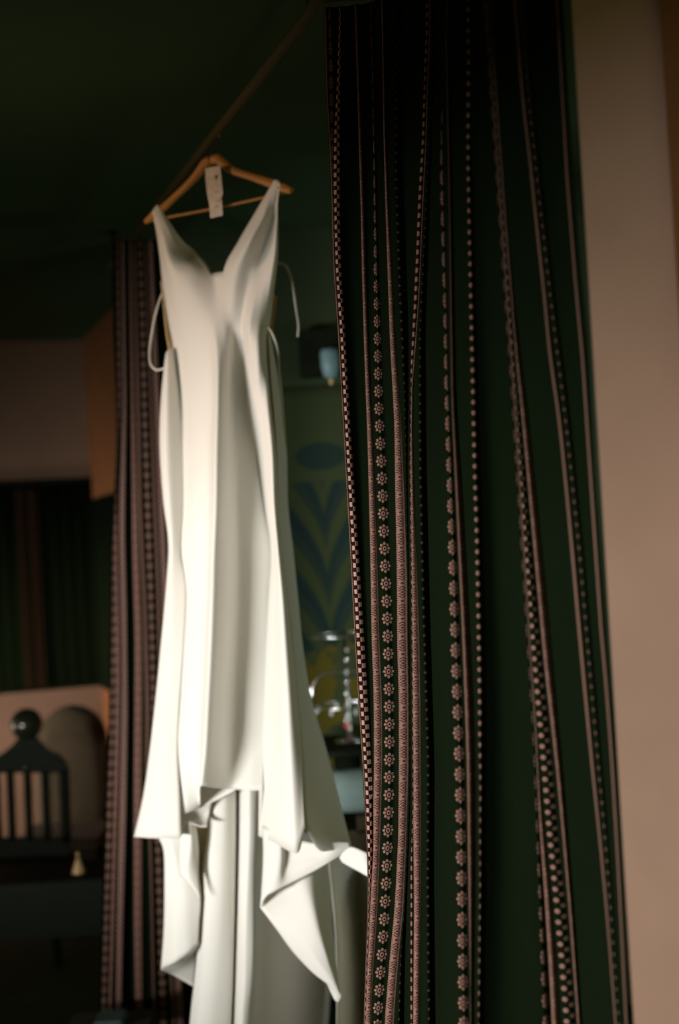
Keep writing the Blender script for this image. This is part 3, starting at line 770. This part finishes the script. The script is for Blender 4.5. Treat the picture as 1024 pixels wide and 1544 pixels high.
for j in range(nzv):
    for i in range(nx):
        f.append((j * (nx + 1) + i, j * (nx + 1) + i + 1, (j + 1) * (nx + 1) + i + 1, (j + 1) * (nx + 1) + i))
tp = pydata('wall_tapestry', v, f, 'mural')
ul = tp.data.uv_layers.new(name='UVMap')
ul.data.foreach_set('uv', [c for q in f for i in q for c in uvs[i]])
solid(tp, 0.003)
tag(tp, 'dark green wall tapestry with navy plume leaves between the dress and the near curtain', 'tapestry')

lampw = thing('wall_lamp', 'dark square wall lamp with a pale blue glass shade above the tapestry', 'wall lamp')
a = P(482, 532, 4.98)
box('back_box', (a.x, 4.995, a.z), (0.145, 0.075, 0.165), 'darkwood', lampw, bevel=0.006)
a = P(498, 549, 4.92)
lathe('shade', (a.x, 4.90, a.z - 0.052), [(0.012, 0), (0.024, 0.008), (0.032, 0.04), (0.033, 0.085), (0.030, 0.10), (0.027, 0.10), (0.028, 0.05), (0.01, 0.012)], 'shade', lampw, 20)
box('arm', (a.x, 4.945, a.z - 0.03), (0.012, 0.06, 0.012), 'darkmetal', lampw)
lathe('finial', (a.x, 4.90, a.z - 0.076), [(0.001, 0), (0.006, 0.006), (0.005, 0.014), (0.010, 0.024)], 'brass', lampw, 12)
seat(lampw, (a.x, 5.03, a.z))

CY = 4.74
c0 = P(522, 1105, CY)
tabz = c0.z - 0.03
tb = thing('side_table', 'dark side table in the alcove under the crystal candelabra', 'side table')
lathe('table_top', (c0.x, CY, tabz - 0.025), [(0.17, 0), (0.20, 0.006), (0.20, 0.02), (0.195, 0.025)], 'darkwood', tb, 32)
lathe('pedestal', (c0.x, CY, 0.03), [(0.05, 0), (0.035, 0.05), (0.022, 0.15), (0.035, tabz * .5), (0.022, tabz * .6), (0.05, tabz - 0.055)], 'darkwood', tb, 20)
for k in range(3):
    an = k * 2.094 + 0.5
    e = Vector((c0.x + 0.17 * math.cos(an), CY + 0.17 * math.sin(an), 0.014))
    tube('leg', [Vector((c0.x, CY, 0.09)), Vector((c0.x + 0.09 * math.cos(an), CY + 0.09 * math.sin(an), 0.06)), e], [0.016, 0.014, 0.012], 'darkwood', tb)
seat(tb, (c0.x, CY, 0))

cd = thing('candelabra', 'glass and chrome candelabra with two hoops and a string of glinting beads', 'candelabra')
bx = P(523, 1030, CY)
def ring(name, px, py, rad, thickness, matn):
    c = P(px, py, CY)
    pts = [Vector((c.x + rad * math.cos(t), CY + rad * math.sin(t), c.z)) for t in np.linspace(0, 2 * math.pi, 25)]
    return tube(name, pts, [thickness] * 25, matn, cd, seg=8, up=(0, 0, 1), n=2)
ring('upper_hoop', 520, 957, 0.125, 0.0035, 'metal')
ring('lower_hoop', 522, 1063, 0.105, 0.0045, 'metal')
for sgn, an in ((-1, math.pi), (1, 0)):
    q = [P(520 + sgn * 50, 1052, CY), P(520 + sgn * 49, 1038, CY), P(520 + sgn * 42, 1024, CY), P(520 + sgn * 30, 1015, CY), P(520 + sgn * 12, 1012, CY), P(523, 1013, CY)]
    tube('arm', q, [0.005, 0.006, 0.0055, 0.005, 0.004, 0.003], 'metal', cd, seg=10)
lathe('stem', (bx.x, CY + 0.012, tabz), [(0.055, 0), (0.052, 0.006), (0.012, 0.016), (0.006, 0.05), (0.006, P(523, 950, CY).z - tabz)], 'metal', cd, 16)
for py, r, mt in ((980, .006, 'glass'), (994, .010, 'metal'), (1013, .006, 'glass'), (1028, .009, 'metal'), (1045, .010, 'metal'), (1064, .006, 'glass'), (1078, .007, 'metal'), (1086, .010, 'metal'), (1094, .009, 'red')):
    c = P(523, py, CY - 0.012)
    lathe('bead', (c.x, CY - 0.014, c.z - r), [(r * math.sin(t), r * (1 - math.cos(t))) for t in np.linspace(0.15, 2.99, 9)], mt, cd, 14)
for k in range(8):
    an = k * math.pi / 4 + .3
    c = P(522, 1063, CY)
    lathe('drop', (c.x + 0.105 * math.cos(an), CY + 0.105 * math.sin(an), c.z - 0.024), [(0.001, 0), (0.006, 0.008), (0.004, 0.016), (0.001, 0.022)], 'glass', cd, 8)
seat(cd, (bx.x, CY, tabz))

# bed with a pale blue bolster, mostly hidden by dress and curtain
bd = thing('bed', 'low dark covered bed in the alcove behind the near curtain', 'bed')
by = 4.1
q = P(548, 1235, by)
box('mattress', (q.x + 0.44, by + 0.2, q.z * 0.5 + 0.10), (1.0, 0.40, q.z - 0.20), 'uphol', bd, bevel=0.04)
box('base', (q.x + 0.44, by + 0.2, 0.10), (0.98, 0.38, 0.20), 'darkwood', bd)
seat(bd, (q.x + 0.44, by + 0.28, 0))
def cushion(name, c, s, matn, parent=None):
    bm = bmesh.new(); bmesh.ops.create_cube(bm, size=1.0)
    bmesh.ops.subdivide_edges(bm, edges=bm.edges[:], cuts=7, use_grid_fill=True)
    for vv in bm.verts:
        x, y, z = vv.co * 2
        k = (1 - 0.55 * (x * x) ** 1.5 * 0.5 - 0.4 * (z * z) ** 2 * 0.5)
        vv.co = Vector((x * 0.5 * (1 - 0.06 * z * z), y * 0.5 * max(0.12, (1 - x ** 4) * (1 - z ** 4)) ** 0.5, z * 0.5 * (1 - 0.07 * x * x)))
        vv.co.x *= s[0]; vv.co.y *= s[1]; vv.co.z *= s[2]
        vv.co += Vector(c)
    me = bpy.data.meshes.new(name); bm.to_mesh(me); bm.free()
    me.polygons.foreach_set('use_smooth', [True] * len(me.polygons))
    return link(name, me, parent, [matn])
cq = P(540, 1209, by - 0.02)
cu = cushion('bolster', (cq.x + 0.08, by + 0.12, q.z + 0.062), (0.36, 0.13, 0.125), 'blue')
tag(cu, 'pale blue-grey bolster on the dark bed between dress hem and curtain', 'cushion')

# ------------------------------------------------------------------ far room, left
def on_far_wall(px, py, off=0.0):
    """point on the far wall seen at this pixel, off metres in front of it"""
    r = FWD + RIGHT * ((px - 512.0) / FPX) + UP * ((772.0 - py) / FPX)
    n = AX; base = c2 - AX * off
    t = (base - Vector((EYE.x, EYE.y, 0))).dot(n) / r.dot(n)
    return EYE + r * t

# dark textile hung over the far wall
h0 = on_far_wall(-60, 715, 0.03); h1 = on_far_wall(146, 725, 0.03)
zb = on_far_wall(80, 1040, 0.03).z; ztp = on_far_wall(80, 728, 0.03).z
hx = thing('wall_hanging', 'large dark textile hanging on the far wall with faint red stripes at its left', 'wall hanging')
nx = 40; v = []; f = []; mi = []
for i in range(nx + 1):
    s = i / nx
    p = h0.lerp(h1, s)
    dd = AX * (-0.004 * math.sin(i * 1.7))
    for zz in (zb, (zb + ztp) / 2, ztp): v.append((p.x + dd.x, p.y + dd.y, zz))
for i in range(nx):
    for j in range(2):
        f.append((i * 3 + j, (i + 1) * 3 + j, (i + 1) * 3 + j + 1, i * 3 + j + 1))
o = pydata('textile', v, f, 'plain', hx); solid(o, 0.008)
side_a = c2 - AX * 0.10 - PX * 0.012; side_b = c2 - AX * 1.05 - PX * 0.012
vs = []
for i in range(13):
    p = side_a.lerp(side_b, i / 12) - PX * (0.004 * (1 + math.sin(i * 1.9)))
    vs += [(p.x, p.y, zb), (p.x, p.y, ztp - 0.10)]
solid(pydata('pier_dark_sheet', vs, [(2*i, 2*i+2, 2*i+3, 2*i+1) for i in range(12)], 'plain', hx), 0.006)  # dark sheet added over the pier to keep that stretch dark
M['redstripe'] = mat('dull_red_stripe', (0.022, 0.011, 0.006), 0.95, spec=0.05)
for px, wpx in ((26, 5), (34, 3), (45, 6), (53, 3)):
    a = on_far_wall(px - wpx / 2, 740, 0.052); b = on_far_wall(px + wpx / 2, 740, 0.052)
    vs = [(a.x, a.y, zb + .02), (b.x, b.y, zb + .02), (b.x, b.y, ztp - .03), (a.x, a.y, ztp - .03)]
    solid(pydata('stripe', vs, [(0, 1, 2, 3)], 'redstripe', hx, False), 0.003)
a = h0.copy(); b = h1.copy(); a.z = b.z = ztp + 0.008
tube('hanging_rod', [a, b], [0.010, 0.010], 'darkwood', hx)
seat(hx, (h0.lerp(h1, .5).x, h0.lerp(h1, .5).y, ztp))

# chair with ball finial and spindle back
CH = 5.95
def cp(px, py, off=0.0): return P(px, py, CH + off)
S = CH / FPX
ch = thing('spindle_chair', 'dark wooden chair with a ball finial and upright spindles at the far left', 'chair')
b0 = cp(40, 1092)
r = 24 * S
lathe('ball_finial', (b0.x, CH, b0.z - r * 1.0), [(r * math.sin(t) + .001, r * (1 - math.cos(t))) for t in np.linspace(0.15, 3.1, 14)], 'gloss', ch, 24)
def plate(name, pts, dep, thick, matn, parent):
    fr = [cp(x, y, dep) for x, y in pts]; bk = [p + Vector((0, thick, 0)) for p in fr]; n = len(pts)
    fs = [tuple(range(n)), tuple(range(2 * n - 1, n - 1, -1))] + [(i, n + i, n + (i + 1) % n, (i + 1) % n) for i in range(n)]
    o = pydata(name, fr + bk, fs, matn, parent, False)
    return o
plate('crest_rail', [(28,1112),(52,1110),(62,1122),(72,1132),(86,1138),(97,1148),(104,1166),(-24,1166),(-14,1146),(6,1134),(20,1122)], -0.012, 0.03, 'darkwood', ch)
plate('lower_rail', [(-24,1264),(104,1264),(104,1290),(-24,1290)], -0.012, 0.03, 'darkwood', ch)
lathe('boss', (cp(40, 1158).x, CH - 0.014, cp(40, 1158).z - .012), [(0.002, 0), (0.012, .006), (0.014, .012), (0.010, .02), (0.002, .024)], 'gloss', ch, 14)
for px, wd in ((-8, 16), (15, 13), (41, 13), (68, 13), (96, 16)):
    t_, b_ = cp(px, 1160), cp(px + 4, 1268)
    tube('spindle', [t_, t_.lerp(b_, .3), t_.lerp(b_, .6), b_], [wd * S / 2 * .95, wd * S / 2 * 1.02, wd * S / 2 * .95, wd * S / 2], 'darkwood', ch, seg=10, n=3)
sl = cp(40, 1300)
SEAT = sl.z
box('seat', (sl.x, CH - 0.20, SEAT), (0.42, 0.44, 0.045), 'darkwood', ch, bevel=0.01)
plate('back_support', [(-24,1286),(104,1286),(104,1306),(-24,1306)], 0.0, 0.025, 'darkwood', ch)
for sx in (-0.185, 0.185):
    for yy in (CH - 0.39, CH + 0.0):
        tube('leg', [Vector((sl.x + sx, yy, SEAT)), Vector((sl.x + sx, yy, SEAT * .5)), Vector((sl.x + sx * 1.05, yy, 0.0))], [0.022, 0.018, 0.015], 'darkwood', ch)
seat(ch, (sl.x, CH - 0.2, 0))

# round-backed armchair right of it
AY = 6.75
ar = thing('round_back_armchair', 'brown armchair with a tall rounded back right of the spindle chair', 'armchair')
SA = AY / FPX
top = P(106, 1064, AY); bot = P(106, 1330, AY)
prof = []
for t in np.linspace(0, math.pi, 15):
    prof.append((math.cos(t) * 52 * SA, top.z - 52 * SA + math.sin(t) * 52 * SA))
vs, fs = [], []
outl = [(55 * SA, bot.z)] + prof + [(-55 * SA, bot.z)]
n = len(outl)
layers = [(0.05, .92), (0.035, 1.0), (-0.035, 1.0), (-0.055, .93), (-0.062, .6)]
cz = top.z - 60 * SA
for dy, k in layers:
    for x, z in outl: vs.append((top.x + x * k, AY + dy, cz + (z - cz) * k))
for l in range(len(layers) - 1):
    for i in range(n):
        j = (i + 1) % n
        fs.append((l * n + i, l * n + j, (l + 1) * n + j, (l + 1) * n + i))
fs.append(tuple(range(n))[::-1]); fs.append(tuple((len(layers) - 1) * n + i for i in range(n)))
pydata('back_cushion', vs, fs, 'uphol', ar)
sz = max(0.30, bot.z)
box('seat_cushion', (top.x, AY - 0.27, sz - 0.02), (0.42, 0.46, 0.12), 'uphol', ar, bevel=0.03)
for sx in (-0.18, 0.18):
    for yy in (AY - 0.46, AY + 0.0):
        tube('leg', [Vector((top.x + sx, yy, sz - 0.05)), Vector((top.x + sx * 1.04, yy, 0.0))], [0.02, 0.014], 'darkwood', ar)
seat(ar, (top.x, AY - 0.25, 0))

# low dark table in front of the chairs, with a small brass cone lamp and a cloth standing for a glint
LT = 5.15
tt = P(90, 1312, LT)
lt = thing('low_table', 'low dark wooden table in shadow in front of the far chairs', 'table')
box('table_top', (tt.x - 0.05, LT, tt.z - 0.02), (0.62, 0.34, 0.035), 'darkwood', lt, bevel=0.006)
box('apron', (tt.x - 0.05, LT, tt.z - 0.12), (0.56, 0.28, 0.17), 'darkwood', lt)
for sx in (-0.26, 0.26):
    for sy in (-0.12, 0.12):
        lathe('leg', (tt.x - 0.05 + sx, LT + sy, 0), [(0.012, 0), (0.02, 0.1), (0.016, 0.3), (0.022, tt.z - 0.04)], 'darkwood', lt, 12)
seat(lt, (tt.x - .05, LT, 0))
cn = P(118, 1301, LT - 0.05)
bl = thing('table_bell', 'small brass cone-shaped bell on the low dark table', 'bell')
lathe('bell_body', (cn.x, LT - 0.05, tt.z - 0.002), [(0.026, 0), (0.024, 0.006), (0.014, 0.03), (0.008, 0.05), (0.003, 0.056)], 'brass', bl, 20)
lathe('handle', (cn.x, LT - 0.05, tt.z + 0.052), [(0.003, 0), (0.004, 0.008), (0.006, 0.014), (0.002, 0.02)], 'brass', bl, 12)
seat(bl, (cn.x, LT - 0.05, tt.z))
SY = 4.20
k = P(164, 1530, SY)
st = thing('foot_stool', 'small dark foot stool in the bottom left shadow carrying the glint cloth', 'stool')
box('stool_top', (k.x, SY, k.z - 0.045), (0.26, 0.24, 0.04), 'uphol', st, bevel=0.01)
for sx in (-0.1, 0.1):
    for sy in (-0.09, 0.09):
        tube('leg', [Vector((k.x + sx, SY + sy, k.z - 0.05)), Vector((k.x + sx, SY + sy, 0))], [0.014, 0.012], 'darkwood', st)
seat(st, (k.x, SY, 0))
fcl = box('glint_cloth', (k.x + 0.005, SY, k.z - 0.0135), (0.09, 0.12, 0.022), 'dimblue', None, bevel=0.008)  # added in place of a bluish glint of light
tag(fcl, 'small blue-grey cloth added on the foot stool for a pale glint, bottom left', 'cloth')
